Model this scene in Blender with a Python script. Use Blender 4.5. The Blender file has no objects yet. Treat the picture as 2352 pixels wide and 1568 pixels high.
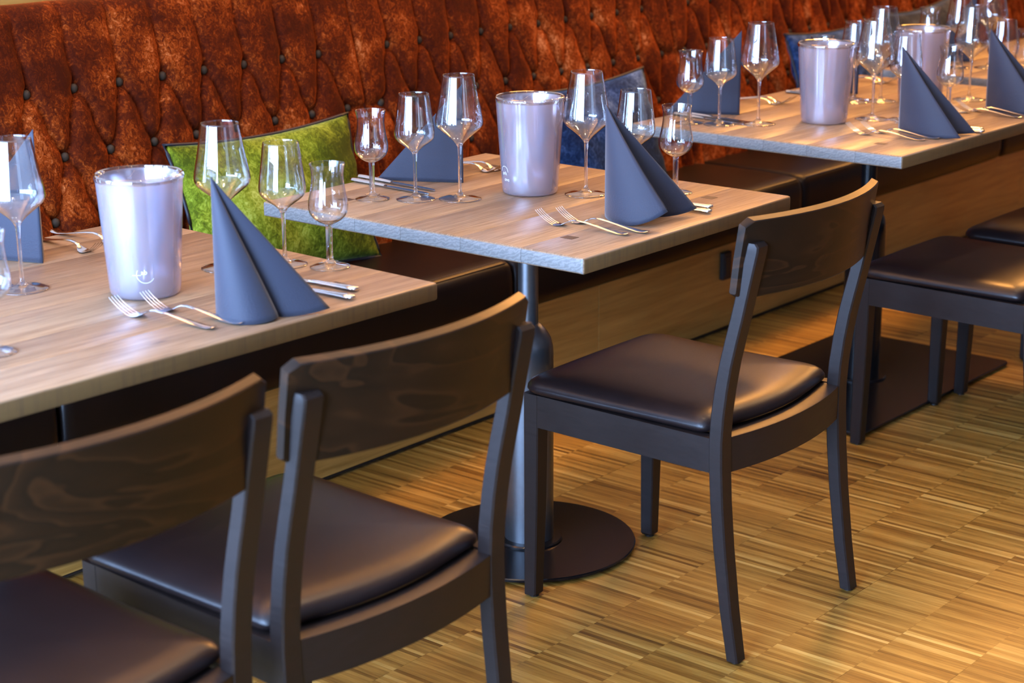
import bpy, bmesh, math, random
import numpy as np
from mathutils import Matrix, Vector
rnd = random.Random(7)
C = bpy.context.scene.collection
SC = bpy.context.scene
PI = math.pi

# ------------------------------------------------------------------ camera
CAM_POS = (-2.86330662, -2.33427049, 1.50293957)
RIGHT = Vector((0.63779094, -0.77019159, -0.00525714))
DOWN = Vector((-0.21462584, -0.17116682, -0.96158082))
FWD = Vector((0.73970161, 0.61441585, -0.27447166))
cam = bpy.data.cameras.new('camera'); camo = bpy.data.objects.new('camera', cam); C.objects.link(camo)
m = Matrix.Identity(4)
for i in range(3):
    m[i][0] = RIGHT[i]; m[i][1] = -DOWN[i]; m[i][2] = -FWD[i]; m[i][3] = CAM_POS[i]
camo.matrix_world = m
cam.sensor_width = 36.0; cam.lens = 4253.07 / 2352 * 36; cam.clip_start = 0.05; cam.clip_end = 60
cam.dof.use_dof = True; cam.dof.focus_distance = 3.62; cam.dof.aperture_fstop = 5.0
SC.camera = camo

# ------------------------------------------------------------------ light and exposure
SC.view_settings.view_transform = 'Standard'; SC.view_settings.look = 'None'
SC.view_settings.gamma = 1.0; SC.view_settings.exposure = 0.0; SC.view_settings.use_curve_mapping = False
SC.cycles.max_bounces = 10; SC.cycles.transparent_max_bounces = 48
SC.cycles.transmission_bounces = 10; SC.cycles.glossy_bounces = 5; SC.cycles.diffuse_bounces = 4
SC.cycles.caustics_reflective = False; SC.cycles.caustics_refractive = False
SC.cycles.sample_clamp_indirect = 30.0; SC.cycles.blur_glossy = 0.5
w = bpy.data.worlds.new('sky'); SC.world = w; w.use_nodes = True
w.node_tree.nodes['Background'].inputs[0].default_value = (0.55, 0.72, 1.0, 1)
w.node_tree.nodes['Background'].inputs[1].default_value = 1.0

def area(name, loc, aim, sx, sy, power, col):
    l = bpy.data.lights.new(name, 'AREA'); l.shape = 'RECTANGLE'; l.size = sx; l.size_y = sy
    l.energy = power; l.color = col
    o = bpy.data.objects.new(name, l); C.objects.link(o); o.location = loc
    d = (Vector(aim) - Vector(loc)).normalized()
    o.rotation_euler = d.to_track_quat('-Z', 'Y').to_euler()
    return o
DAY = (0.38, 0.59, 1.0)
WARM = (1.0, 0.56, 0.22)
# daylight standing outside the tall windows of the left end wall and of the wall behind the camera
area('daylight_window_end', (-4.42, -0.45, 1.43), (0, -0.45, 1.43), 3.5, 2.65, 1180, DAY)
area('daylight_window_back', (-2.6, -8.15, 1.75), (-2.6, 0, 1.75), 2.0, 2.4, 20, DAY)
area('added_corner_daylight', (-3.3, 1.50, 1.4), (-3.3, 0, 1.4), 1.6, 2.4, 300, DAY)  # added daylight out of view, turns the left chair faces bluish
# added warm strip facing the ceiling, to tint the chair-back tops orange
area('added_ceiling_wash', (2.5, 1.1, 2.55), (2.5, .95, 3.0), 10.0, 0.06, 400, (1.0, 0.42, 0.07))
area('warm_ceiling_lamp', (2.9, .75, 2.8), (0.2, -.4, .6), .5, .5, 85, (1.0, 0.42, 0.10))
area('warm_ceiling_lamp', (5.6, .75, 2.8), (3.0, -.4, .6), .5, .5, 55, (1.0, 0.42, 0.10))
def bulb(x, y, z, p, r=0.03, col=WARM):
    l = bpy.data.lights.new('ceiling_bulb', 'POINT'); l.energy = p; l.shadow_soft_size = r; l.color = col
    o = bpy.data.objects.new('ceiling_bulb', l); C.objects.link(o); o.location = (x, y, z)
for k in range(14):
    bulb(-2.55, -1.5 - 0.42 * k, 2.72, 0.7, 0.04, (1.0, .66, .30))
for k in range(9):
    bulb(0.9, -1.5 - 0.65 * k, 2.72, 1.1, 0.04, (1.0, .66, .30))
for k in range(5):
    bulb(-1.2 + 1.35 * k, -0.35, 2.72, 20, 0.05, (1.0, .66, .34))

# ------------------------------------------------------------------ materials
def mat(name):
    mt = bpy.data.materials.new(name); mt.use_nodes = True
    nt = mt.node_tree; nt.nodes.clear()
    out = nt.nodes.new('ShaderNodeOutputMaterial')
    return mt, nt, out
def N(nt, t, **kw):
    n = nt.nodes.new(t)
    for k, v in kw.items():
        if k == 'ins':
            for a, b in v.items(): n.inputs[a].default_value = b
        else: setattr(n, k, v)
    return n
def L(nt, a, b): nt.links.new(a, b)
def ramp(nt, fac, stops):
    r = nt.nodes.new('ShaderNodeValToRGB'); e = r.color_ramp.elements
    while len(e) > 1: e.remove(e[-1])
    e[0].position = stops[0][0]; e[0].color = (*stops[0][1], 1)
    for p, c in stops[1:]:
        x = e.new(p); x.color = (*c, 1)
    L(nt, fac, r.inputs[0]); return r.outputs[0]
def mixc(nt, fac, a, b, mode='MIX'):
    n = nt.nodes.new('ShaderNodeMix'); n.data_type = 'RGBA'; n.blend_type = mode
    for s, v in ((0, fac), (6, a), (7, b)):
        if isinstance(v, (int, float)): n.inputs[s].default_value = v
        elif isinstance(v, tuple): n.inputs[s].default_value = (*v, 1)
        else: L(nt, v, n.inputs[s])
    return n.outputs[2]
def mth(nt, op, a, b=None, c=None):
    n = nt.nodes.new('ShaderNodeMath'); n.operation = op
    for i, v in enumerate((a, b, c)):
        if v is None: continue
        if isinstance(v, (int, float)): n.inputs[i].default_value = v
        else: L(nt, v, n.inputs[i])
    return n.outputs[0]
def coord(nt, kind='Object', scale=(1, 1, 1), offset=None):
    mp = nt.nodes.new('ShaderNodeMapping'); mp.inputs['Scale'].default_value = scale
    if kind == 'World':
        g = nt.nodes.new('ShaderNodeNewGeometry'); src = g.outputs['Position']
    else:
        tc = nt.nodes.new('ShaderNodeTexCoord'); src = tc.outputs[kind]
    if offset is not None:
        a = nt.nodes.new('ShaderNodeVectorMath'); a.operation = 'ADD'
        L(nt, src, a.inputs[0]); L(nt, offset, a.inputs[1]); src = a.outputs[0]
    L(nt, src, mp.inputs[0]); return mp.outputs[0]
def noise(nt, vec, scale, detail=4, rough=.55, dist=0.0):
    n = nt.nodes.new('ShaderNodeTexNoise'); n.inputs['Scale'].default_value = scale
    n.inputs['Detail'].default_value = detail; n.inputs['Roughness'].default_value = rough
    n.inputs['Distortion'].default_value = dist
    L(nt, vec, n.inputs['Vector']); return n.outputs['Fac']
def objrand(nt, k=40.0):
    oi = nt.nodes.new('ShaderNodeObjectInfo'); c = nt.nodes.new('ShaderNodeCombineXYZ')
    a = mth(nt, 'MULTIPLY', oi.outputs['Random'], k)
    L(nt, a, c.inputs[0]); L(nt, a, c.inputs[1]); L(nt, a, c.inputs[2])
    return oi.outputs['Random'], c.outputs[0]
def bump(nt, h, strength, dist=0.002):
    b = nt.nodes.new('ShaderNodeBump'); b.inputs['Strength'].default_value = strength
    b.inputs['Distance'].default_value = dist; L(nt, h, b.inputs['Height']); return b.outputs[0]
def principled(nt, out, col, rough, **kw):
    p = nt.nodes.new('ShaderNodeBsdfPrincipled')
    for k, v in (('Base Color', col), ('Roughness', rough)):
        if isinstance(v, tuple): p.inputs[k].default_value = (*v, 1)
        elif isinstance(v, (int, float)): p.inputs[k].default_value = v
        else: L(nt, v, p.inputs[k])
    for k, v in kw.items():
        k = k.replace('_', ' ')
        if k == 'Normal': L(nt, v, p.inputs[k])
        elif isinstance(v, tuple) and len(v) == 3: p.inputs[k].default_value = (*v, 1)
        elif isinstance(v, (int, float)): p.inputs[k].default_value = v
        else: L(nt, v, p.inputs[k])
    L(nt, p.outputs[0], out.inputs[0]); return p

def m_oak():
    mt, nt, out = mat('oak_table_plank')
    r, off = objrand(nt)
    v = coord(nt, 'Object', (1.2, 16, 16), off)
    g1 = noise(nt, v, 3.0, 6, .62, .6)
    v2 = coord(nt, 'Object', (5, 160, 160), off)
    g2 = noise(nt, v2, 2.0, 3, .6)
    base = ramp(nt, r, [(0, (.17, .105, .058)), (.3, (.315, .215, .125)), (.55, (.21, .132, .078)), (.8, (.28, .19, .11)), (1, (.41, .295, .175))])
    c = mixc(nt, ramp(nt, g1, [(.42, (0, 0, 0)), (.66, (.8, .8, .8))]), base, (.15, .09, .05))
    c = mixc(nt, ramp(nt, g2, [(.4, (0, 0, 0)), (.75, (.5, .5, .5))]), c, (.52, .38, .25))
    vk = coord(nt, 'Object', (5, 26, 26), off)
    k = noise(nt, vk, 1.6, 2)
    c = mixc(nt, ramp(nt, k, [(.72, (0, 0, 0)), (.78, (.8, .8, .8))]), c, (.07, .045, .03))
    # end grain: growth rings, greyed so the colour carries the cool daylight
    tc = nt.nodes.new('ShaderNodeTexCoord'); sx = nt.nodes.new('ShaderNodeSeparateXYZ'); L(nt, tc.outputs['Normal'], sx.inputs[0])
    endf = ramp(nt, mth(nt, 'ABSOLUTE', sx.outputs[0]), [(.75, (0, 0, 0)), (.9, (1, 1, 1))])
    ve = coord(nt, 'Object', (0, 1, 1.6), off)
    wv = nt.nodes.new('ShaderNodeTexWave'); wv.wave_type = 'RINGS'; wv.rings_direction = 'X'
    wv.inputs['Scale'].default_value = 30; wv.inputs['Distortion'].default_value = 9; wv.inputs['Detail'].default_value = 3
    wv.inputs['Detail Scale'].default_value = 2.5
    L(nt, ve, wv.inputs['Vector'])
    ce = mixc(nt, wv.outputs['Fac'], (.15, .148, .143), (.215, .21, .20))
    c = mixc(nt, endf, c, ce)
    # long edge: browner, with saw marks
    edge = ramp(nt, mth(nt, 'ABSOLUTE', sx.outputs[1]), [(.7, (0, 0, 0)), (.9, (1, 1, 1))])
    vs = coord(nt, 'Object', (90, 1, 6), off); sm = noise(nt, vs, 1.5, 2)
    cb = mixc(nt, ramp(nt, sm, [(.5, (0, 0, 0)), (.8, (.7, .7, .7))]), mixc(nt, g1, (.19, .115, .045), (.11, .062, .022)), (.09, .055, .03))
    c = mixc(nt, edge, c, cb)
    h = mth(nt, 'ADD', g1, mth(nt, 'MULTIPLY', g2, .5))
    principled(nt, out, c, mth(nt, 'ADD', mth(nt, 'MULTIPLY', g1, .2), .33), Normal=bump(nt, h, .25, .001))
    return mt
def m_peg():
    mt, nt, out = mat('dark_wood_peg')
    g = noise(nt, coord(nt, 'Object', (20, 120, 20)), 3)
    principled(nt, out, mixc(nt, g, (.035, .018, .012), (.07, .038, .025)), .45); return mt
def m_chair():
    mt, nt, out = mat('dark_stained_beech')
    r, off = objrand(nt)
    v = coord(nt, 'Object', (14, 14, 90), off); g = noise(nt, v, 2.2, 4, .6)
    c = mixc(nt, g, (.008, .005, .0045), (.020, .0125, .011))
    principled(nt, out, c, mth(nt, 'ADD', mth(nt, 'MULTIPLY', g, .12), .36), Normal=bump(nt, g, .12, .0006), Specular_IOR_Level=.36)
    return mt
def m_backrest():
    mt, nt, out = mat('dark_stained_plywood')
    r, off = objrand(nt)
    v = coord(nt, 'Object', (1.4, 1, 5.2), off)
    n = noise(nt, v, 1.5, 3, .5, .9)
    fr = mth(nt, 'FRACT', mth(nt, 'MULTIPLY', n, 8.0))
    f = noise(nt, coord(nt, 'Object', (10, 10, 150), off), 2.5, 3)
    c = mixc(nt, ramp(nt, fr, [(0, (0, 0, 0)), (.75, (.35, .35, .35)), (.93, (1, 1, 1)), (1, (.1, .1, .1))]), (.009, .005, .003), (.040, .016, .006))
    c = mixc(nt, mth(nt, 'MULTIPLY', f, .4), c, (.02, .012, .008))
    principled(nt, out, c, .32, Specular_IOR_Level=.26); return mt
def m_leather(name='brown_leather', c0=(.008, .005, .0055), c1=(.016, .0095, .0095), rough=.33, spec=.36):
    mt, nt, out = mat(name)
    v = coord(nt, 'Object'); g = noise(nt, v, 9, 3)
    vo = nt.nodes.new('ShaderNodeTexVoronoi'); vo.inputs['Scale'].default_value = 420; L(nt, v, vo.inputs['Vector'])
    principled(nt, out, mixc(nt, g, c0, c1), rough, Normal=bump(nt, vo.outputs['Distance'], .10, .0008), Specular_IOR_Level=spec)
    return mt
def m_velvet(name, dark, mid, light, spot, scale=1.0, sheen=(1, .5, .3), sw=.35):
    mt, nt, out = mat(name)
    r, off = objrand(nt, 13.0)
    v = coord(nt, 'Object', (1, 1, 1), off)
    big = noise(nt, v, 7 * scale, 3, .6)
    fine = noise(nt, coord(nt, 'Object', (1, 1, .8), off), 75 * scale, 6, .74, 1.4)
    tiny = noise(nt, v, 260 * scale, 3, .7)
    s = mth(nt, 'ADD', mth(nt, 'MULTIPLY', big, .45), mth(nt, 'MULTIPLY', fine, .45))
    s = mth(nt, 'ADD', s, mth(nt, 'MULTIPLY', tiny, .12))
    c = ramp(nt, s, [(.43, dark), (.505, mid), (.565, light), (.65, spot)])
    p = principled(nt, out, c, .8, Normal=bump(nt, fine, .5, .0015), Sheen_Weight=sw, Sheen_Roughness=.35, Specular_IOR_Level=.06)
    p.inputs['Sheen Tint'].default_value = (*sheen, 1)
    return mt
def m_plain(name, col, rough, metal=0.0, spec=.5, nsc=None, amt=.3, bstr=0.0):
    mt, nt, out = mat(name)
    v = coord(nt, 'Object'); g = noise(nt, v, nsc or 30, 4)
    d = tuple(x * (1 - amt) for x in col); u = tuple(min(1, x * (1 + amt)) for x in col)
    kw = dict(Metallic=metal, Specular_IOR_Level=spec)
    if bstr: kw['Normal'] = bump(nt, g, bstr, .0005)
    principled(nt, out, mixc(nt, g, d, u), rough, **kw); return mt
def m_napkin():
    mt, nt, out = mat('slate_blue_paper_napkin')
    v = coord(nt, 'Object'); g = noise(nt, v, 900, 2)
    tc = nt.nodes.new('ShaderNodeTexCoord'); s = nt.nodes.new('ShaderNodeSeparateXYZ'); L(nt, tc.outputs['Object'], s.inputs[0])
    z = s.outputs[2]
    band = mth(nt, 'MULTIPLY', mth(nt, 'LESS_THAN', z, .05), 1.0)
    vv = nt.nodes.new('ShaderNodeTexVoronoi'); vv.inputs['Scale'].default_value = 330; vv.distance = 'MANHATTAN'
    L(nt, v, vv.inputs['Vector'])
    line = mth(nt, 'LESS_THAN', mth(nt, 'ABSOLUTE', mth(nt, 'SUBTRACT', z, .053)), .0012)
    h = mth(nt, 'ADD', mth(nt, 'MULTIPLY', g, .35), mth(nt, 'MULTIPLY', mth(nt, 'MULTIPLY', vv.outputs['Distance'], band), .8))
    h = mth(nt, 'SUBTRACT', h, line)
    principled(nt, out, mixc(nt, g, (.020, .0235, .040), (.029, .033, .054)), .62, Normal=bump(nt, h, .35, .0006), Sheen_Weight=.25, Specular_IOR_Level=.3)
    return mt
def m_steel():
    mt, nt, out = mat('polished_steel')
    g = noise(nt, coord(nt, 'Object'), 60, 3)
    principled(nt, out, (.78, .78, .80), mth(nt, 'ADD', mth(nt, 'MULTIPLY', g, .08), .08), Metallic=1.0); return mt
def m_thin_glass(name='clear_glass', tint=(.985, .99, .99), k=2.2, edge=(.90, .92, .95), rough=0.0):
    mt, nt, out = mat(name)
    lw = nt.nodes.new('ShaderNodeLayerWeight'); lw.inputs[0].default_value = .5
    f5 = mth(nt, 'POWER', lw.outputs['Facing'], 5.0)
    F = mth(nt, 'MINIMUM', mth(nt, 'MULTIPLY', mth(nt, 'ADD', mth(nt, 'MULTIPLY', f5, .96), .04), k), 1.0)
    tr = nt.nodes.new('ShaderNodeBsdfTransparent'); gl = nt.nodes.new('ShaderNodeBsdfGlossy')
    gl.inputs['Roughness'].default_value = rough
    f3 = mth(nt, 'POWER', lw.outputs['Facing'], 3.0)
    L(nt, mixc(nt, f3, tint, edge), tr.inputs[0])
    mx = nt.nodes.new('ShaderNodeMixShader'); L(nt, F, mx.inputs[0]); L(nt, tr.outputs[0], mx.inputs[1]); L(nt, gl.outputs[0], mx.inputs[2])
    L(nt, mx.outputs[0], out.inputs[0]); return mt
def m_solid_glass():
    mt, nt, out = mat('solid_glass')
    g = nt.nodes.new('ShaderNodeBsdfGlass'); g.inputs['IOR'].default_value = 1.48; g.inputs['Roughness'].default_value = 0.0
    tr = nt.nodes.new('ShaderNodeBsdfTransparent'); mx = nt.nodes.new('ShaderNodeMixShader'); mx.inputs[0].default_value = .35
    L(nt, g.outputs[0], mx.inputs[1]); L(nt, tr.outputs[0], mx.inputs[2]); L(nt, mx.outputs[0], out.inputs[0]); return mt
def m_frost():
    mt, nt, out = mat('frosted_acrylic')
    d = nt.nodes.new('ShaderNodeBsdfDiffuse'); d.inputs[0].default_value = (.62, .62, .72, 1)
    t = nt.nodes.new('ShaderNodeBsdfTranslucent'); t.inputs[0].default_value = (.66, .66, .74, 1)
    g = nt.nodes.new('ShaderNodeBsdfGlossy'); g.inputs['Roughness'].default_value = .15; g.inputs[0].default_value = (.9, .9, 1, 1)
    tr = nt.nodes.new('ShaderNodeBsdfTransparent'); tr.inputs[0].default_value = (.9, .88, .95, 1)
    a = nt.nodes.new('ShaderNodeMixShader'); a.inputs[0].default_value = .55; L(nt, d.outputs[0], a.inputs[1]); L(nt, t.outputs[0], a.inputs[2])
    b = nt.nodes.new('ShaderNodeMixShader'); b.inputs[0].default_value = .58; L(nt, a.outputs[0], b.inputs[1]); L(nt, tr.outputs[0], b.inputs[2])
    lw = nt.nodes.new('ShaderNodeLayerWeight'); lw.inputs[0].default_value = .5
    F = mth(nt, 'MINIMUM', mth(nt, 'ADD', mth(nt, 'MULTIPLY', mth(nt, 'POWER', lw.outputs['Facing'], 4.0), .6), .24), 1.0)
    c = nt.nodes.new('ShaderNodeMixShader'); L(nt, F, c.inputs[0]); L(nt, b.outputs[0], c.inputs[1]); L(nt, g.outputs[0], c.inputs[2])
    L(nt, c.outputs[0], out.inputs[0]); return mt
def m_parquet():
    mt, nt, out = mat('oak_parquet_strip')
    at = nt.nodes.new('ShaderNodeAttribute'); at.attribute_name = 'tone'
    sp = nt.nodes.new('ShaderNodeSeparateColor'); L(nt, at.outputs['Color'], sp.inputs[0])
    cb = nt.nodes.new('ShaderNodeCombineXYZ'); sc = mth(nt, 'MULTIPLY', sp.outputs[1], 50); L(nt, sc, cb.inputs[0]); L(nt, sc, cb.inputs[1])
    v = coord(nt, 'World', (130, 9, 1), cb.outputs[0]); g = noise(nt, v, 1.0, 4, .6, .3)
    big = noise(nt, coord(nt, 'World', (1, 1, 1)), 2.2, 2)
    s = mth(nt, 'ADD', sp.outputs[0], mth(nt, 'MULTIPLY', mth(nt, 'SUBTRACT', g, .5), .75))
    s = mth(nt, 'ADD', s, mth(nt, 'MULTIPLY', mth(nt, 'SUBTRACT', big, .5), .25))
    c = ramp(nt, s, [(0, (.085, .034, .005)), (.3, (.24, .115, .018)), (.6, (.43, .240, .045)), (1, (.68, .45, .12))])
    principled(nt, out, c, mth(nt, 'ADD', mth(nt, 'MULTIPLY', g, .12), .33), Normal=bump(nt, g, .06, .0005), Specular_IOR_Level=.4)
    return mt
def m_floor_far():
    mt, nt, out = mat('oak_parquet_far')
    v = coord(nt, 'World', (1, 1, 1)); br = nt.nodes.new('ShaderNodeTexBrick')
    mp = nt.nodes.new('ShaderNodeMapping'); mp.inputs['Rotation'].default_value = (0, 0, PI / 2); L(nt, v, mp.inputs[0])
    br.inputs['Scale'].default_value = 1; br.inputs['Brick Width'].default_value = .161; br.inputs['Row Height'].default_value = .012
    br.inputs['Mortar Size'].default_value = .0003
    br.inputs['Color1'].default_value = (.16, .075, .02, 1); br.inputs['Color2'].default_value = (.36, .21, .07, 1); br.inputs['Mortar'].default_value = (.05, .025, .01, 1)
    L(nt, mp.outputs[0], br.inputs['Vector'])
    principled(nt, out, br.outputs['Color'], .3); return mt
def m_panel():
    mt, nt, out = mat('oak_veneer_panel')
    r, off = objrand(nt)
    g = noise(nt, coord(nt, 'Object', (1.3, 1, 22), off), 2.2, 5, .6, .7)
    f = noise(nt, coord(nt, 'Object', (4, 1, 160), off), 2, 3)
    c = mixc(nt, ramp(nt, g, [(.3, (0, 0, 0)), (.7, (1, 1, 1))]), (.36, .18, .035), (.60, .34, .085))
    c = mixc(nt, mth(nt, 'MULTIPLY', f, .3), c, (.13, .07, .02))
    principled(nt, out, c, .36, Normal=bump(nt, g, .05, .0005)); return mt

OAK = m_oak(); PEG = m_peg(); CHAIR = m_chair(); BACKREST = m_backrest()
LEATHER = m_leather(); BENCHL = m_leather('bench_leather', (.005, .003, .0025), (.010, .0055, .0045), .36, .2)
RUST = m_velvet('rust_crushed_velvet', (.034, .0040, .0007), (.080, .0098, .0010), (.21, .034, .0030), (.50, .155, .045), 1.0, (1, .22, .04), .35)
GREEN = m_velvet('green_crushed_velvet', (.045, .06, .004), (.12, .15, .008), (.25, .30, .025), (.44, .50, .10), .8, (.8, 1, .4), .12)
BLUE = m_velvet('blue_crushed_velvet', (.004, .010, .035), (.012, .030, .085), (.045, .085, .20), (.16, .25, .45), .8, (.5, .7, 1), .12)
GREY = m_velvet('grey_crushed_velvet', (.016, .016, .016), (.035, .034, .03), (.07, .068, .06), (.12, .12, .11), 1.1, (.8, .8, .7), .2)
NAP = m_napkin(); STEEL = m_steel(); GLASS = m_thin_glass(); SOLID = m_solid_glass(); FROST = m_frost()
ACRYL = m_thin_glass('clear_acrylic', (.97, .97, .98), 2.2, (.80, .72, .58), .03)  # golden reflections are put into the edge tint
PARQ = m_parquet(); FARF = m_floor_far(); PANEL = m_panel()
BLACKM = m_plain('black_powder_coat', (.006, .006, .007), .22, 0, .35, 60, .2)
TUBE = m_plain('brushed_dark_steel', (.16, .17, .185), .33, .85, .5, 50, .15)
BUTTON = m_plain('button_cloth', (.045, .03, .018), .75, 0, .3, 300, .3)
PIPING = m_plain('dark_piping', (.012, .012, .018), .55)
STITCH = m_plain('stitching_thread', (.13, .09, .06), .7)
BLACKP = m_plain('black_plastic', (.01, .01, .012), .4)
PLASTER = m_plain('plaster', (.22, .20, .18), .85, 0, .3, 3, .05)
WARMWALL = m_plain('light_wall', (.50, .49, .47), .8, 0, .3, 3, .08)
CEIL = m_plain('ceiling_paint', (.45, .45, .45), .9, 0, .3, 3, .05)
FRAME = m_plain('dark_window_frame', (.03, .03, .035), .4)
ETCH = m_plain('white_print', (.85, .86, .95), .6, 0, .3, 3, .02)
JOINT = m_plain('dark_joint', (.035, .02, .01), .8)

# ------------------------------------------------------------------ mesh helpers
def mesh(name, verts, faces, mt, smooth=False, sharp=None):
    me = bpy.data.meshes.new(name); me.from_pydata([tuple(v) for v in verts], [], faces); me.update()
    if mt: me.materials.append(mt)
    if smooth:
        me.polygons.foreach_set('use_smooth', [True] * len(me.polygons))
        if sharp: 
            me.set_sharp_from_angle(angle=math.radians(sharp))
    return me
def obj(name, me, parent=None, loc=None, rotz=0.0):
    o = bpy.data.objects.new(name, me); C.objects.link(o)
    if parent: o.parent = parent
    if loc is not None: o.location = loc
    if rotz: o.rotation_euler = (0, 0, rotz)
    return o
def tag(o, label, cat, group=None):
    o['label'] = label; o['category'] = cat
    if group: o['group'] = group
    return o
def root(name, loc, label, cat, group=None, rotz=0.0):
    o = bpy.data.objects.new(name, None); C.objects.link(o); o.location = loc; o.rotation_euler = (0, 0, rotz)
    o.empty_display_size = .05
    return tag(o, label, cat, group)
def copy_tree(o, loc, rotz, label, group=None, name=None):
    r = o.copy(); C.objects.link(r); r.location = loc; r.rotation_euler = (0, 0, rotz); r['label'] = label
    if group: r['group'] = group
    for ch in list(o.children):
        c = ch.copy(); C.objects.link(c); c.parent = r
        for g in list(ch.children):
            d = g.copy(); C.objects.link(d); d.parent = c
    return r
class MB:
    def __init__(s): s.v = []; s.f = []
    def add(s, v, f):
        n = len(s.v); s.v += [tuple(x) for x in v]; s.f += [tuple(i + n for i in q) for q in f]; return s
    def loft(s, rings, cap=True, close=True):
        n = len(rings[0]); v = [p for r in rings for p in r]; f = []
        for i in range(len(rings) - 1):
            for j in range(n if close else n - 1):
                k = (j + 1) % n; f.append((i * n + j, i * n + k, (i + 1) * n + k, (i + 1) * n + j))
        if cap: f.append(tuple(range(n))[::-1]); f.append(tuple(range((len(rings) - 1) * n, len(rings) * n)))
        return s.add(v, f)
    def box(s, x0, x1, y0, y1, z0, z1, c=0.0):
        if c <= 0:
            v = [(x0, y0, z0), (x1, y0, z0), (x1, y1, z0), (x0, y1, z0), (x0, y0, z1), (x1, y0, z1), (x1, y1, z1), (x0, y1, z1)]
            return s.add(v, [(3, 2, 1, 0), (4, 5, 6, 7), (0, 1, 5, 4), (1, 2, 6, 5), (2, 3, 7, 6), (3, 0, 4, 7)])
        rs = []
        for z, i in ((z0, c), (z0 + c, 0), (z1 - c, 0), (z1, c)):
            rs.append(rrect(x0 + i, x1 - i, y0 + i, y1 - i, max(c - i, c * .3), z))
        return s.loft(rs)
    def build(s, name, mt, parent=None, smooth=False, sharp=None, loc=None, rotz=0.0):
        me = mesh(name, s.v, s.f, mt); bm = bmesh.new(); bm.from_mesh(me)
        bmesh.ops.recalc_face_normals(bm, faces=bm.faces); bm.to_mesh(me); bm.free()
        if smooth:
            me.polygons.foreach_set('use_smooth', [True] * len(me.polygons))
            if sharp: me.set_sharp_from_angle(angle=math.radians(sharp))
        return obj(name, me, parent, loc, rotz)
def rrect(x0, x1, y0, y1, c, z):
    return [(x0 + c, y0, z), (x1 - c, y0, z), (x1, y0 + c, z), (x1, y1 - c, z), (x1 - c, y1, z), (x0 + c, y1, z), (x0, y1 - c, z), (x0, y0 + c, z)]
def lathe(prof, n=40, cx=0, cy=0):
    return [[(cx + r * math.cos(2 * PI * j / n), cy + r * math.sin(2 * PI * j / n), z) for j in range(n)] for r, z in prof]
def lathe_mb(prof, n=40, cap=True, mb=None):
    mb = mb or MB(); mb.loft(lathe(prof, n), cap); return mb
def smooth_prof(pts, k=4):
    a = np.array(pts, float); out = []
    for i in range(len(a) - 1):
        p0 = a[max(i - 1, 0)]; p1 = a[i]; p2 = a[i + 1]; p3 = a[min(i + 2, len(a) - 1)]
        for t in np.linspace(0, 1, k, endpoint=False):
            out.append(.5 * ((2 * p1) + (-p0 + p2) * t + (2 * p0 - 5 * p1 + 4 * p2 - p3) * t * t + (-p0 + 3 * p1 - 3 * p2 + p3) * t ** 3))
    out.append(a[-1]); return [tuple(x) for x in out]
def tube_mb(path, r, n=8, closed=False, mb=None):
    mb = mb or MB(); P = [Vector(p) for p in path]; rings = []; k = len(P)
    up = Vector((0, 0, 1))
    for i in range(k):
        a = P[(i - 1) % k] if closed or i > 0 else P[i]; b = P[(i + 1) % k] if closed or i < k - 1 else P[i]
        t = (b - a).normalized(); s = t.cross(up)
        if s.length < 1e-3: s = t.cross(Vector((1, 0, 0)))
        s.normalize(); q = s.cross(t).normalized()
        rr = r[i] if isinstance(r, (list, tuple)) else r
        rings.append([tuple(P[i] + s * rr * math.cos(2 * PI * j / n) + q * rr * math.sin(2 * PI * j / n)) for j in range(n)])
    if closed: rings.append(rings[0])
    return mb.loft(rings, cap=not closed)

# ------------------------------------------------------------------ setting: room shell
def structure(o): o['kind'] = 'structure'; return o
X0, X1, Y0, YW = -4.3, 8.0, -8.0, 1.34
fl = structure(MB().box(X0, X1, Y0, YW, -.05, -.0035).build('floor', FARF))
structure(MB().box(-2.45, X1, YW, YW + .12, 1.05, 3.0).box(X0, -4.12, YW, YW + .12, 0, 3.0).box(-4.12, -2.45, YW, YW + .12, 2.62, 3.0).build('wall_back', WARMWALL))
structure(MB().box(-4.12, -4.06, YW, YW + .1, .2, 2.62).box(-3.33, -3.27, YW, YW + .1, .2, 2.62).box(-2.51, -2.45, YW, YW + .1, .2, 2.62).build('added_corner_window', FRAME))  # unseen window frame, added for the bluish corner daylight
structure(MB().box(-2.4, X1, 1.105, 1.13, .0, 1.19, .002).build('trim_1', PANEL))
structure(MB().box(-2.45, X1, YW, YW + .12, -.05, 1.05).box(X0, -2.45, YW, YW + .12, -.05, .2).build('wall_back_base', PLASTER))
structure(MB().box(X1, X1 + .1, Y0, YW, 0, 3.0).build('wall_right', PLASTER))
structure(MB().box(X0, X1, Y0, YW + .12, 3.0, 3.1).build('ceiling', CEIL))
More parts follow.
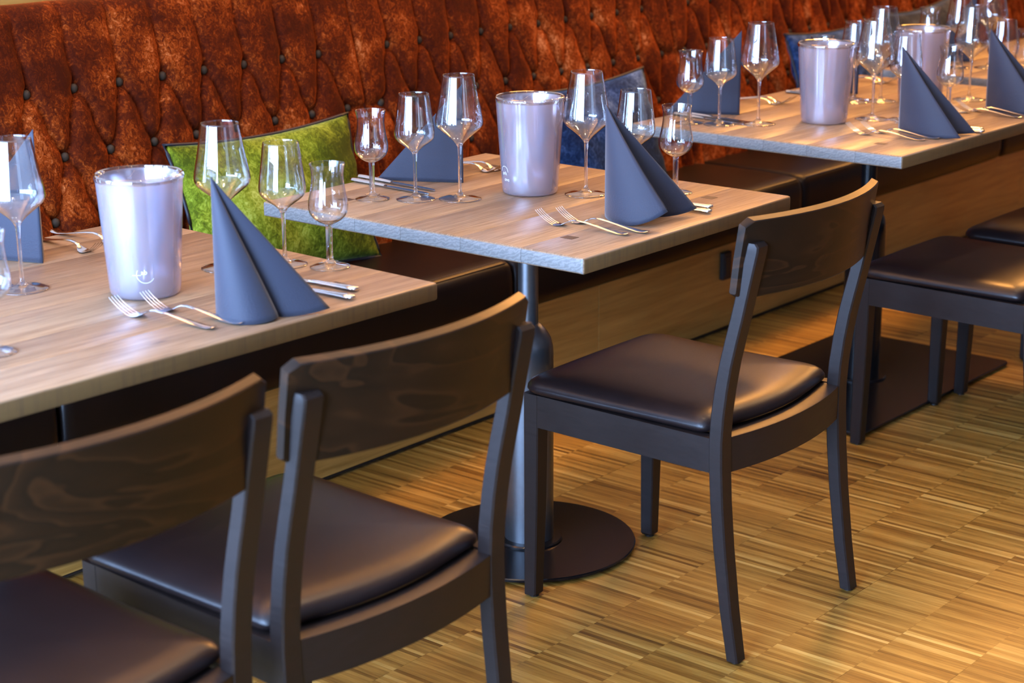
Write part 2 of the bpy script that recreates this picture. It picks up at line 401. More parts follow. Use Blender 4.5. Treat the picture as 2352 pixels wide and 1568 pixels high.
# left end wall with a wide window, rear wall with a window
WL = MB(); WL.box(X0 - .1, X0, Y0, -2.2, 0, 3.0); WL.box(X0 - .1, X0, 1.3, YW, 0, 3.0)
WL.box(X0 - .1, X0, -2.2, 1.3, 0, .1); WL.box(X0 - .1, X0, -2.2, 1.3, 2.75, 3.0)
structure(WL.build('wall_left', PLASTER))
WB = MB(); WB.box(X0, -3.6, Y0 - .1, Y0, 0, 3); WB.box(-1.6, X1, Y0 - .1, Y0, 0, 3); WB.box(-3.6, -1.6, Y0 - .1, Y0, 0, .5); WB.box(-3.6, -1.6, Y0 - .1, Y0, 2.95, 3)
structure(WB.build('wall_front', PLASTER))
wf = MB()
for y in (-2.17, -1.3, -.45, .42, 1.27): wf.box(X0 - .09, X0 - .01, y - .03, y + .03, .1, 2.75)
wf.box(X0 - .09, X0 - .01, -2.2, 1.3, .1, .17); wf.box(X0 - .09, X0 - .01, -2.2, 1.3, 2.1, 2.14)
structure(wf.build('window_1', FRAME))
wf = MB()
for x in (-3.6, -2.6, -1.6): wf.box(x - .035, x + .035, Y0 - .09, Y0 - .01, .5, 2.95)
structure(wf.build('window_2', FRAME))

structure(MB().box(-2.45, 7.5, 1.05, YW, 2.47, 2.52, .004).build('trim_2', PLASTER))  # channel added under the warm ceiling strip, out of view
for k, lx in enumerate((2.9, 5.6)): structure(MB().box(lx - .27, lx + .27, .48, 1.02, 2.84, 3.0, .01).build('trim_%d' % (3 + k), FRAME))  # lamp housings added over the warm ceiling lamps, out of view
# parquet: strips 161 mm long in rows, 9 mm wide, laid as real strips; the nearest 300 are single parts
ROW, SW = .161, .0098
def strip_mesh(tone, tone2):
    h = 0.0; g = .00012
    x0, x1, y0, y1 = g, SW - g, g, ROW - g
    v = [(x0, y0, -.003), (x1, y0, -.003), (x1, y1, -.003), (x0, y1, -.003), (x0, y0, 0), (x1, y0, 0), (x1, y1, 0), (x0, y1, 0)]
    me = mesh('parquet_strip', v, [(4, 5, 6, 7), (0, 1, 5, 4), (1, 2, 6, 5), (2, 3, 7, 6), (3, 0, 4, 7)], PARQ)
    a = me.color_attributes.new('tone', 'FLOAT_COLOR', 'POINT')
    for d in a.data: d.color = (tone, tone2, 0, 1)
    return me
def rand_tone(r): return min(1, max(0, r.gauss(.50, .13) + (.28 if r.random() < .07 else 0) - (.2 if r.random() < .08 else 0)))
variants = [strip_mesh(t, rnd.random()) for t in [.15, .25, .32, .38, .42, .46, .5, .54, .58, .64, .74, .95]]
rows = list(range(-9, 6)); base_y = -.195
near = []; rest_v = []; rest_f = []; rest_t = []
fr = random.Random(3)
for rI in rows:
    y0 = base_y + rI * ROW
    xs0 = -2.2; nn = int(6.9 / SW)
    blk = 0.0; dz = 0.0
    for k in range(nn):
        if k % 18 == 0: blk = fr.uniform(-.06, .06); sy = fr.uniform(-.0006, .0006)
        x = xs0 + k * SW
        t = rand_tone(fr) + blk
        if y0 > .61 or y0 + ROW > 1.0: continue
        ok = -.35 < x < .30 and y0 < -.83 and y0 > -1.35
        px = Vector((x, y0 + ROW / 2, 0)) - Vector(CAM_POS); d = px.dot(FWD)
        u = 1176 + 4253 * px.dot(RIGHT) / d; vv_ = 784 + 4253 * px.dot(DOWN) / d
        if 900 < u < 2352 and 1400 < vv_ < 1568: near.append((d, x, y0, t)); continue
        n = len(rest_v); g = .00012
        xa, xb, ya, yb_ = x + g, x + SW - g, y0 + g + sy, y0 + ROW - g + sy
        rest_v += [(xa, ya, -.003), (xb, ya, -.003), (xb, yb_, -.003), (xa, yb_, -.003), (xa, ya, 0), (xb, ya, 0), (xb, yb_, 0), (xa, yb_, 0)]
        rest_f += [(n + 4, n + 5, n + 6, n + 7), (n, n + 1, n + 5, n + 4), (n + 1, n + 2, n + 6, n + 5), (n + 2, n + 3, n + 7, n + 6), (n + 3, n, n + 4, n + 7)]
        rest_t += [(t, fr.random())] * 8
near.sort()
for d, x, y0, t in near[300:]:
    n = len(rest_v); g = .00012
    xa, xb, ya, yb_ = x + g, x + SW - g, y0 + g, y0 + ROW - g
    rest_v += [(xa, ya, -.003), (xb, ya, -.003), (xb, yb_, -.003), (xa, yb_, -.003), (xa, ya, 0), (xb, ya, 0), (xb, yb_, 0), (xa, yb_, 0)]
    rest_f += [(n + 4, n + 5, n + 6, n + 7), (n, n + 1, n + 5, n + 4), (n + 1, n + 2, n + 6, n + 5), (n + 2, n + 3, n + 7, n + 6), (n + 3, n, n + 4, n + 7)]
    rest_t += [(t, fr.random())] * 8
for d, x, y0, t in near[:300]:
    o = obj('parquet_strip', min(variants, key=lambda m_: abs(m_.color_attributes['tone'].data[0].color[0] - t)), fl, (x, y0, 0))
me = mesh('parquet_strips', rest_v, rest_f, PARQ)
a = me.color_attributes.new('tone', 'FLOAT_COLOR', 'POINT')
a.data.foreach_set('color', np.array([(t[0], t[1], 0, 1) for t in rest_t], dtype=np.float32).ravel())
o = obj('parquet_strips', me, fl); o['kind'] = 'stuff'

# ------------------------------------------------------------------ banquette
SEAMS = [-2.2225, -.85, .5225, 1.895, 3.2675, 4.64]
BZ = [.926, .786, .655, .525]
def base_y_at(z): return np.interp(z, [.40, .44, .525, .655, .786, .926, 1.12], [.878, .885, .90, .93, .965, 1.0, 1.045])
BACK_LABELS = ['rust velvet tufted bench back behind the nearest table, its left end out of view',
    'rust velvet deep-buttoned bench back behind the green cushion and brightest in daylight',
    'rust velvet deep-buttoned bench back rising behind the middle table and first blue cushion',
    'rust velvet deep-buttoned bench back behind the third table and its second blue cushion',
    'rust velvet deep-buttoned bench back at the far end behind the last table']
def nseg(px, pz, a, b):
    ax, az = a; bx, bz = b; dx, dz = bx - ax, bz - az; l2 = dx * dx + dz * dz
    t = np.clip(((px - ax) * dx + (pz - az) * dz) / l2, 0, 1)
    return np.hypot(px - (ax + t * dx), pz - (az + t * dz))
def curved(a, b, bulge):
    # crease that bows sideways a little, as the stuffed folds do
    pts = []
    for t in np.linspace(0, 1, 6):
        pts.append((a[0] + (b[0] - a[0]) * (t + bulge * math.sin(2 * PI * t)), a[1] + (b[1] - a[1]) * t))
    return list(zip(pts[:-1], pts[1:]))
button_me = None
bm_ = MB(); bm_.loft(lathe([(.0012, .0068), (.005, .0062), (.0085, .0042), (.0108, .0005), (.0108, -.003), (.006, -.004)], 16)); 
for pi in range(5):
    s0, s1 = SEAMS[pi], SEAMS[pi + 1]; W = s1 - s0
    nx = 232 if pi in (1, 2, 3) else 150; nz = 130
    sp = .125; bt = []
    for r, z in enumerate(BZ):
        if r % 2 == 0: xs = [s0 + .12375 + sp * i for i in range(10)]
        else: xs = [s0 + .06125 + sp * i for i in range(11)]
        bt.append([(x, z) for x in xs])
    segs = []
    for r in range(3):
        for p in bt[r]:
            for q in bt[r + 1]:
                if abs(abs(p[0] - q[0]) - .0625) < .012: segs += curved(p, q, .10)
    for r in (1, 3): segs += [(bt[r][0], (s0, BZ[r])), (bt[r][-1], (s1, BZ[r]))]
    for p in bt[0]: segs.append((p, (p[0] - .004, 1.2)))
    for p in bt[3]: segs.append((p, (p[0], .3)))
    xs = np.linspace(s0 + .001, s1 - .001, nx); zs = np.linspace(.41, 1.062, nz)
    PX, PZ = np.meshgrid(xs, zs)
    # creases wander slightly
    QX = PX + .0025 * np.sin(PZ * 37 + PX * 11)
    d1 = np.full(PX.shape, 9.0)
    for a_, b_ in segs: d1 = np.minimum(d1, nseg(QX, PZ, a_, b_))
    db = np.full(PX.shape, 9.0)
    for r in bt:
        for q in r: db = np.minimum(db, np.hypot(PX - q[0], PZ - q[1]))
    ds = np.minimum(PX - s0, s1 - PX)
    t = np.clip(d1 / .036, 0, 1); puff = .019 * np.sqrt(1 - (1 - t) ** 2)
    ch = np.clip((PZ - .95) / .14, 0, 1); puff *= 1 - .45 * ch
    puff *= np.sqrt(np.clip(1 - (1 - np.clip(db / .035, 0, 1)) ** 2, 0, 1)) * .55 + .45
    puff -= .012 * np.exp(-(db / .016) ** 2)
    puff *= np.sqrt(np.clip(1 - (1 - np.clip(ds / .020, 0, 1)) ** 2, 0, 1))
    Yb = base_y_at(PZ) - puff
    V = [(float(PX[i, j]), float(Yb[i, j]), float(PZ[i, j])) for i in range(nz) for j in range(nx)]
    # roll over the top and down behind
    top = nz - 1; R = .05; rows_n = nz
    for ang in (15, 30, 45, 60, 75, 90, 110):
        an = math.radians(ang)
        for j in range(nx):
            V.append((float(PX[top, j]), float(Yb[top, j] + R * (1 - math.cos(an))), float(PZ[top, j] + R * math.sin(an) + 0.0)))
        rows_n += 1
    F = [(i * nx + j, i * nx + j + 1, (i + 1) * nx + j + 1, (i + 1) * nx + j) for i in range(rows_n - 1) for j in range(nx - 1)]
    ox = (s0 + s1) / 2
    V = [(v[0] - ox, v[1] - .9, v[2] - .41) for v in V]
    rt = root('banquette_back', (ox, .9, .41), BACK_LABELS[pi], 'bench back', 'tufted rust velvet banquette backs')
    obj('upholstery', mesh('upholstery', V, F, RUST, True), rt)
    if button_me is None:
        b0 = bm_.build('button', BUTTON, None, True); button_me = b0.data; bpy.data.objects.remove(b0)
    for r in bt:
        for q in r:
            o = obj('button', button_me, rt, (q[0] - ox, base_y_at(q[1]) - .9 - .0005, q[1] - .41)); o.rotation_euler = (PI / 2 + .2, 0, 0)
    # piping on the seam
    if pi < 4:
        tube_mb([(s1 - ox - .004, base_y_at(z) - .9 - .006, z - .41) for z in np.linspace(.42, 1.09, 24)], .0035, 6).build('seam_piping', RUST, rt, True)

CS = [-2.19, -.81, .565, 1.935, 3.30, 4.67]
CL = ['dark brown leather bench seat cushion under the nearest table, mostly hidden',
      'dark brown leather bench cushion below the green pillow, stitched along its edge',
      'dark brown leather bench cushion between the middle and third tables, its end seam curved',
      'dark brown leather bench seat cushion under the third table',
      'dark brown leather bench seat cushion at the far end under the last table']
for i in range(5):
    a_, b_ = CS[i] + .004, CS[i + 1] - .004; cx = (a_ + b_) / 2; hw = (b_ - a_) / 2
    # side profile in (y,z), front edge rolled
    prof = [(.93, .30), (.515, .305), (.503, .315), (.498, .345), (.498, .39), (.500, .415), (.506, .432), (.520, .4415), (.56, .446), (.66, .449), (.80, .448), (.93, .445)]
    rings = []
    for x, k in ((-hw, .014), (-hw + .004, .006), (-hw + .012, .0015), (-hw + .03, 0), (-hw * .5, -.001), (0, -.0015), (hw * .5, -.001), (hw - .03, 0), (hw - .012, .0015), (hw - .004, .006), (hw, .014)):
        ring = []
        for (y, z) in prof:
            cy, cz = .70, .37
            yy = y + (k if y < .6 else 0); zz = z + (-k if z > .40 else (k if z < .33 else 0))
            ring.append((x, yy - .5, zz - .30))
        rings.append(ring)
    rt = root('seat_cushion', (cx, .5, .30), CL[i], 'seat cushion', 'leather seat cushions of the long bench')
    MB().loft(rings).build('upholstery', BENCHL, rt, True, 60)
    mb = MB()
    for q in range(int(2 * hw / .0085)):
        x = -hw + .02 + q * .0085
        if x > hw - .02: break
        mb.box(x, x + .0055, .0235, .0247, .1423, .1432)
    o = mb.build('stitching', STITCH, rt); o['kind'] = 'stuff'
    tube_mb([(-hw + .02, .0115, .1375), (hw - .02, .0115, .1375)], .0016, 6).build('edge_seam', PIPING, rt, True)
# oak plinth of the bench, in panels
pl = root('bench_base', (1.2, .608, 0), 'oak panelled base of the long bench, below the leather seat cushions', 'bench base')
edges = [-3.0, -1.62, -.28, 1.05, 2.38, 3.71, 5.04]
for i in range(6):
    MB().box(edges[i] + .001 - 1.2, edges[i + 1] - .001 - 1.2, 0, .02, .012, .305, .0008).build('panel', PANEL, pl)
MB().box(-4.2, 3.84, .012, .03, .0, .30).build('plinth_backing', JOINT, pl)
MB().box(-4.2, 3.84, .02, .27, .28, .30).build('top_board', JOINT, pl)
so = root('power_socket', (1.665, .6075, .205), 'small black socket box on the oak bench base behind the chair at the middle table', 'socket')
MB().box(-.022, .022, -.016, 0, -.042, .042, .003).build('housing', BLACKP, so)
MB().box(-.015, .015, -.0185, -.0155, -.03, .03, .001).build('cover', BLACKP, so)

# ------------------------------------------------------------------ scatter cushions
def pillow(name, loc, w_, h_, T, lean, roll, mt, label, group=None, yaw=0):
    nu, nv = 56, 40; V = []; F = []
    def pt(u, v, s):
        pu = 1 - .07 * (1 - v * v) if True else 1
        pv = 1 - .10 * (1 - u * u)
        x = u * w_ / 2 * pu; z = v * h_ / 2 * pv
        th = T / 2 * (max(0, 1 - abs(u) ** 2.6) ** .55) * (max(0, 1 - abs(v) ** 2.6) ** .55)
        wr = .004 * math.sin(9 * u + 4 * v) * (1 - u * u) + .005 * math.sin(14 * v - 3 * u) * (abs(u) ** 3) * (1 - v * v)
        return (x, s * (th + wr * (th > .004)), z)
    for s in (-1, 1):
        n = len(V)
        for i in range(nv + 1):
            for j in range(nu + 1):
                V.append(pt(-1 + 2 * j / nu, -1 + 2 * i / nv, s))
        for i in range(nv):
            for j in range(nu):
                F.append((n + i * (nu + 1) + j, n + i * (nu + 1) + j + 1, n + (i + 1) * (nu + 1) + j + 1, n + (i + 1) * (nu + 1) + j))
    rt = root(name, loc, label, 'cushion', group); rt.rotation_euler = (lean, roll, yaw)
    me = mesh('cover', V, F, mt, True); bm = bmesh.new(); bm.from_mesh(me)
    bmesh.ops.remove_doubles(bm, verts=bm.verts, dist=1e-4); bmesh.ops.recalc_face_normals(bm, faces=bm.faces); bm.to_mesh(me); bm.free()
    obj('cover', me, rt)
    pth = [pt(-1 + 2 * t / 20, -1, 0) for t in range(20)] + [pt(1, -1 + 2 * t / 16, 0) for t in range(16)] + [pt(1 - 2 * t / 20, 1, 0) for t in range(20)] + [pt(-1, 1 - 2 * t / 16, 0) for t in range(16)]
    tube_mb([(p[0] * 1.006, p[1], p[2] * 1.008) for p in pth], .0042, 6, True).build('piping', PIPING, rt, True)
    return rt
LEAN = -.29
pillow('scatter_cushion', (.084, .828, .620), .580, .360, .125, LEAN, .0, GREEN, 'lime green crushed velvet cushion with dark piping between the nearest and middle tables', 'velvet cushions along the bench')
pillow('scatter_cushion', (1.322, .828, .598), .60, .355, .125, LEAN, -.02, BLUE, 'blue crushed velvet cushion leaning behind the middle table, one corner raised', 'velvet cushions along the bench')
pillow('scatter_cushion', (2.66, .80, .625), .58, .375, .125, LEAN, 0, BLUE, 'blue crushed velvet cushion behind the frosted cooler of the third table', 'velvet cushions along the bench')
pillow('scatter_cushion', (3.36, .83, .63), .52, .40, .125, LEAN, -.05, GREY, 'dark grey cushion far along the bench behind the last table', 'velvet cushions along the bench')

# ------------------------------------------------------------------ tables
TOP = .75; TH = .0305
def table(loc, a, x0, x1, y0, y1, cuts, label, style, pole, pegs=.118, plate=None):
    """x0..y1 are local to loc (base centre)"""
    rt = root('dining_table', (*loc, 0), label, 'table', 'oak dining tables along the bench', a)
    ys = [y0] + cuts + [y1]; e = .0055
    for i in range(len(ys) - 1):
        a_, b_ = ys[i], ys[i + 1]; fa = i == 0; fb = i == len(ys) - 2; g = .00025
        pr = []
        zb, zt = TOP - TH, TOP
        if fa: pr += [(a_ + .004, zb), (a_ + .0012, zb + .0012), (a_, zb + .004), (a_, zt - .005), (a_ + .0016, zt - .0016), (a_ + .005, zt)]
        else: pr += [(a_ + g, zb), (a_ + g, zb + .001), (a_ + g, zb + .002), (a_ + g, zt - .002), (a_ + g, zt - .0005), (a_ + g + .0005, zt)]
        if fb: pr += [(b_ - .005, zt), (b_ - .0016, zt - .0016), (b_, zt - .005), (b_, zb + .004), (b_ - .0012, zb + .0012), (b_ - .004, zb)]
        else: pr += [(b_ - g - .0005, zt), (b_ - g, zt - .0005), (b_ - g, zt - .002), (b_ - g, zb + .002), (b_ - g, zb + .001), (b_ - g, zb)]
        cy = (a_ + b_) / 2; rings = []
        for x, k in ((x0, .005), (x0 + .0016, .0016), (x0 + .005, 0), (x1 - .005, 0), (x1 - .0016, .0016), (x1, .005)):
            rings.append([(x, y + (k if (fa and y < a_ + .006) else (-k if (fb and y > b_ - .006) else 0)), min(max(z, zb + k), zt - k)) for y, z in pr])
        MB().loft(rings).build('plank', OAK, rt, True, 40)
    for px in (x0 + pegs, x1 - pegs):
        for py in (y0 + .122, y1 - .122):
            MB().box(px - .0115, px + .0115, py - .0135, py + .0135, TOP - .012, TOP + .0004).build('peg', PEG, rt)
    px, py = pole
    lathe_mb([(.021, .45), (.021, .70), (.021, .7195)], 28).build('upper_pole', TUBE if style == 'round' else BLACKM, rt, True, 40)
    P = rt.children[-1]; P.location = (px, py, 0)
    o = lathe_mb([(.0525, .012), (.0525, .425), (.0515, .44), (.047, .458), (.039, .472), (.030, .482), (.024, .488), (.0212, .489)], 44).build('column', TUBE if style == 'round' else BLACKM, rt, True, 50); o.location = (px, py, 0)
    o = lathe_mb([(.072, .0125), (.072, .0155), (.069, .0185), (.0527, .0185)], 44).build('column_flange', BLACKM, rt, True, 40); o.location = (px, py, 0)
    o = MB().box(px - .16, px + .16, py - .12, py + .12, .7145, .7195, .001).build('mounting_plate', BLACKM, rt)
    if style == 'round':
        o = lathe_mb([(.224, .004), (.2275, .006), (.2275, .0105), (.2255, .0125), (.05, .0128)], 72).build('base_plate', BLACKM, rt, True, 40); o.location = (px, py, 0)
        for k in range(5):
            o = lathe_mb([(.012, 0), (.012, .0045)], 12).build('glide', BLACKP, rt); o.location = (px + .19 * math.cos(k * 1.257 - .75), py + .19 * math.sin(k * 1.257 - .75), 0)
    else:
        xa, xb, ya, yb = plate
        MB().loft([[(x, y, z) for x, y in rr] for z, rr in ((.004, RR(xa, xb, ya, yb, .02)), (.006, RR(xa - .001, xb + .001, ya - .001, yb + .001, .021)), (.0105, RR(xa - .001, xb + .001, ya - .001, yb + .001, .021)), (.0125, RR(xa, xb, ya, yb, .02)))]).build('base_plate', BLACKM, rt)
        for gx in (xa + .05, xb - .05):
            for gy in (ya + .04, yb - .04):
                o = lathe_mb([(.012, 0), (.012, .0045)], 12).build('glide', BLACKP, rt); o.location = (gx, gy, 0)
    return rt
def RR(xa, xb, ya, yb, r, n=6):
    out = []
    for cx, cy, a0 in ((xb - r, yb - r, 0), (xa + r, yb - r, 90), (xa + r, ya + r, 180), (xb - r, ya + r, 270)):
        for k in range(n + 1):
            an = math.radians(a0 + 90 * k / n); out.append((cx + r * math.cos(an), cy + r * math.sin(an)))
    return out
def Rz(x, y, a): return (x * math.cos(a) - y * math.sin(a), x * math.sin(a) + y * math.cos(a))
# table 1: right front corner at (-.634,-.323), depth .80
a1 = -.0258; w1, d1_ = 1.28, .80
ox, oy = Rz(-w1 / 2, d1_ / 2, a1)
table((-.634 + ox, -.323 + oy), a1, -w1 / 2, w1 / 2, -d1_ / 2, d1_ / 2, [-.275, -.17, -.03, .09, .215, .31], 'long oak dining table nearest the camera, cut by the frame edge, two chairs at it', 'plate', (0, .0), plate=(-.40, .40, -.25, .27))
ck = MB(); cv = [(x, .0016 * math.sin(x * 40) + (.0017 if s > 0 else -.0013) * math.sin(PI * (x + .0) / .30) , TOP + .0002) for s in (1, -1) for x in (np.linspace(0, .30, 16) if s > 0 else np.linspace(.30, 0, 16))]
ck.add([(c[0] - .45, c[1] - .168, c[2]) for c in cv], [tuple(range(32))])
t1 = [o for o in C.objects if o.name == 'dining_table'][0]
ck.build('crack', JOINT, t1)
table((0, 0), .00768, -.351, .351, -.407, .407, [-.265, -.12, .03, .15, .255, .345], 'small square oak dining table in the middle on a round black pedestal foot', 'round', (0, 0))
a3 = -.0107; w3, d3 = 1.135, .764
ox, oy = Rz(w3 / 2, d3 / 2, a3)
table((.893 + ox, -.367 + oy), a3, -w3 / 2, w3 / 2, -d3 / 2, d3 / 2, [-.26, -.13, -.01, .12, .25], 'third oak dining table from the camera, on a rectangular black foot plate', 'plate', (.02, .03), plate=(-.415, .41, -.225, .30))
table((2.19 + .5675, .02), -.005, -.5675, .5675, -.382, .382, [-.26, -.12, .0, .12, .25], 'farthest oak dining table, only its grey end edge and top showing at the far side', 'plate', (.02, .03), plate=(-.41, .41, -.24, .29))

# ------------------------------------------------------------------ chairs
def bentring(cx, cy, hx, hy, z, c=.004): return rrect(cx - hx, cx + hx, cy - hy, cy + hy, c, z)
def make_chair(loc, rz, label):
    rt = root('dining_chair', loc, label, 'chair', 'dark wooden dining chairs on the aisle side', rz)
    for s in (-1, 1):
        rings = []
        for z, hw_ in ((.004, .0125), (.008, .0142), (.2, .0165), (.40, .0178), (.4245, .0178)):
            cx = s * (.2165 - hw_ + 0); cy = -.163 - hw_
            rings.append(rrect(cx - hw_, cx + hw_, cy - hw_, cy + hw_, .0025, z))
        MB().loft(rings).build('front_leg', CHAIR, rt, True, 30)
        fo = lathe_mb([(.010, 0), (.010, .005)], 12).build('glide', BLACKP, rt); fo.location = (s * .202, -.178, 0)
        # rear upright: curved board
        zz = [.004, .10, .217, .30, .373, .42, .468, .52, .569, .61, .653, .70, .745, .778, .786, .792]
        yb = [-.668, -.652, -.637, -.629, -.6245, -.6235, -.626, -.632, -.640, -.649, -.659, -.669, -.6785, -.6855, -.686, -.680]
        th = [.024, .0255, .027, .0275, .028, .028, .028, .0275, .027, .0265, .026, .0255, .025, .0245, .0235, .0165]
        hx = [.0155, .0165, .0172] + [.0175] * 10 + [.0175, .0172, .0160]
        rings = [rrect(s * .211 - h, s * .211 + h, y, y + t, .0028, z) for z, y, t, h in zip(zz, yb, th, hx)]
        MB().loft(rings).build('rear_upright', CHAIR, rt, True, 32)
        fo = lathe_mb([(.010, 0), (.010, .005)], 12).build('glide', BLACKP, rt); fo.location = (s * .211, -.656, 0)
        # side rail
        mb = MB(); rings = []
        for y, x in ((-.19, .2155), (-.60, .2265)):
            xo, xi = s * x, s * (x - .022)
            a_, b_ = min(xo, xi), max(xo, xi)
            rings.append([(a_, y, .3595), (b_ , y, .3595), (b_, y, .4245), (a_, y, .4245)])
        mb.loft(rings).build('side_rail', CHAIR, rt)
    MB().box(-.185, .185, -.189, -.168, .3595, .4245, .001).build('front_rail', CHAIR, rt)
    rings = []
    for i in range(17):
        x = -.197 + .394 * i / 16; b = -.026 * (1 - (x / .197) ** 2)
        rings.append([(x, -.622 + b, .3575), (x, -.586 + b, .3575), (x, -.586 + b, .4235), (x, -.5875 + b, .4248), (x, -.6205 + b, .4248), (x, -.622 + b, .424)])
    MB().loft(rings).build('rear_rail', CHAIR, rt, True, 30)
    MB().box(-.190, .190, -.60, -.186, .408, .4242).build('seat_board', CHAIR, rt)
    # seat pad
    def outline(ins, z, n=12):
        pts = []; r = .045
        def corner(cx, cy, a0, rr):
            for k in range(7):
                an = math.radians(a0 + 90 * k / 6); pts.append((cx + rr * math.cos(an), cy + rr * math.sin(an)))
        xf, xr, yf, yr = .224, .219, -.156, -.590
        corner(xf - r, yf - r, 0, r)
        for k in range(1, 10):
            t = k / 10; x = (xf - r) * (1 - 2 * t); pts.append((x, yf + .006 * math.sin(PI * t)))
        corner(-xf + r, yf - r, 90, r)
        for k in range(1, 8):
            t = k / 8; pts.append((-xf - (xr - xf) * -1 * 0 + (xf - xr) * t, (yf - r) + (yr + r * .6 - (yf - r)) * t))
        corner(-xr + r * .6, yr + r * .6, 180, r * .6)
        for k in range(1, 10):
            t = k / 10; x = (-xr + r * .6) * (1 - 2 * t); pts.append((x, yr - .026 * math.sin(PI * t)))
        corner(xr - r * .6, yr + r * .6, 270, r * .6)
        for k in range(1, 8):
            t = k / 8; pts.append((xr + (xf - xr) * t, (yr + r * .6) + ((yf - r) - (yr + r * .6)) * t))
        cx, cy = 0, -.375; out = []
        for x, y in pts:
            dx, dy = x - cx, y - cy; l = math.hypot(dx, dy); k = max(0, 1 - ins / l * 1.15)
            out.append((cx + dx * k, cy + dy * k, z))
        return out
    rings = [outline(i_, z) for i_, z in ((.012, .4250), (.004, .4285), (.0, .4345), (.001, .4405), (.006, .4475), (.014, .4530), (.026, .4575), (.045, .4605), (.08, .4625), (.13, .4635), (.18, .464))]
    MB().loft(rings).build('seat_pad', LEATHER, rt, True, 60)
    # curved backrest panel with rounded ends
    rings = []; ni = 33
    for i in range(ni):
        x = -.236 + .472 * i / (ni - 1); e = .236 - abs(x)
        r = .010; ins = r - math.sqrt(max(0, r * r - (r - min(e, r)) ** 2)) if e < r else 0
        yc = -.650 - .050 * (1 - (x / .236) ** 2)
        zb, zt = .690 + ins, .836 - ins; th_ = .0165 if e > .004 else .0135; sl = .0046
        # tilt: top leans back by .018
        def Y(z): return yc - .018 * (z - .762) / .144
        c = .0025
        rings.append([(x, Y(zb) - th_ / 2 + c, zb), (x, Y(zb) + th_ / 2 - c, zb), (x, Y(zb) + th_ / 2, zb + c), (x, Y(.75) + th_ / 2, .76), (x, Y(zt) + th_ / 2, zt - .0015), (x, Y(zt) + th_ / 2 - .0015, zt), (x, Y(zt) - th_ / 2 + .0015, zt - sl), (x, Y(zt) - th_ / 2, zt - sl - .002), (x, Y(.75) - th_ / 2, .76), (x, Y(zb) - th_ / 2, zb + c)])
    MB().loft(rings).build('backrest', BACKREST, rt, True, 25)
    return rt
c3 = make_chair((-.0065, 0, 0), .015, 'dark wooden chair at the middle table, brown seat fully in view')
G = 'dark wooden dining chairs on the aisle side'
copy_tree(c3, (-1.065, -.018, 0), -.02, 'dark wooden chair at the nearest table, orange light along its backrest edge', G)
copy_tree(c3, (-1.59, -.02, 0), -.01, 'dark wooden chair cut by the frame corner, closest of all to the camera', G)
copy_tree(c3, (1.215, -.045, 0), 0, 'dark wooden chair at the third table, its seat seen from the side', G)
copy_tree(c3, (1.745, -.058, 0), 0, 'dark wooden chair farthest along, only a seat corner and a leg showing', G)

# ------------------------------------------------------------------ glasses
P_LG = [(.0048, .108), (.0085, .114), (.0155, .1215), (.0255, .1300), (.0360, .1385), (.0445, .1465), (.0480, .1545), (.0478, .163), (.0448, .180), (.0400, .205), (.0358, .230), (.0322, .252)]
P_MD = [(.0048, .0935), (.0085, .0995), (.0155, .1060), (.0255, .1130), (.0345, .1200), (.0395, .1275), (.0408, .1360), (.0398, .148), (.0370, .168), (.0338, .192), (.0309, .215)]
P_SM = [(.0062, .076), (.013, .0785), (.0215, .0835), (.0285, .0900), (.0328, .0975), (.0344, .1065), (.0337, .118), (.0307, .133), (.0283, .149), (.0277, .162), (.0290, .173), (.0308, .181)]
def make_glass(name, prof, foot, stem, label, group):
    rt = root(name, (0, 0, TOP), label, 'glass', group)
    sp = smooth_prof(prof, 4); t = .0009
    inner = []
    for i, (r, z) in enumerate(sp):
        a = sp[max(i - 1, 0)]; b = sp[min(i + 1, len(sp) - 1)]
        dx, dz = b[0] - a[0], b[1] - a[1]; l = math.hypot(dx, dz) + 1e-9
        r2, z2 = r - t * dz / l, z + t * dx / l
        inner.append((max(r2, .0005), z2))
    inner = [p for p in inner if p[1] > prof[0][1] + .006]
    ring = sp + [(sp[-1][0] - t * .5, sp[-1][1] + .0004)] + inner[::-1] + [(.0004, inner[0][1] - .001)]
    rg = lathe(ring, 44); mb = MB(); mb.loft(rg, cap=False)
    mb.build('bowl', GLASS, rt, True, 55)
    z1 = prof[0][1]; st = []
    for z, r in ((.0095, stem * 2.6), (.013, stem * 1.7), (.020, stem * 1.15), (.035, stem), (z1 * .6, stem), (z1 - .02, stem * 1.08), (z1 - .006, stem * 1.25), (z1, prof[0][0]), (z1 + .005, prof[0][0] * 1.45), (z1 + .0068, prof[0][0] * .8)):
        st.append((r, z))
    if name == 'tulip_glass': st = [(stem * 1.9, .0085), (stem * 1.3, .012), (stem, .02), (stem, .06), (stem * 1.02, z1 - .004), (stem * 1.25, z1 + .001), (.009, z1 + .003), (.004, z1 + .004)]
    st2 = smooth_prof(st, 3)
    lathe_mb([(max(r, .001), z) for r, z in st2], 20).build('stem', SOLID, rt, True, 60)
    f = [(foot - .0008, .0002), (foot, .0010), (foot - .0006, .0020), (foot * .8, .0032), (foot * .5, .0050), (foot * .28, .0068), (stem * 2.6, .0098)]
    fb = [(stem * 2, .004), (foot * .3, .0035), (foot * .5, .0022), (foot * .8, .0008)]
    mb = MB(); mb.loft(lathe(fb + f, 44), cap=False); mb.build('foot', GLASS, rt, True, 55)
    tube_mb([((foot - .0006) * math.cos(a), (foot - .0006) * math.sin(a), .0011) for a in np.linspace(0, 2 * PI, 44, endpoint=False)], .0009, 6, True).build('foot_rim', SOLID, rt, True)
    return rt
lg = make_glass('wine_glass', P_LG, .0432, .0033, '', 'large wine glasses'); md = make_glass('wine_glass', P_MD, .0392, .0033, '', 'medium wine glasses')
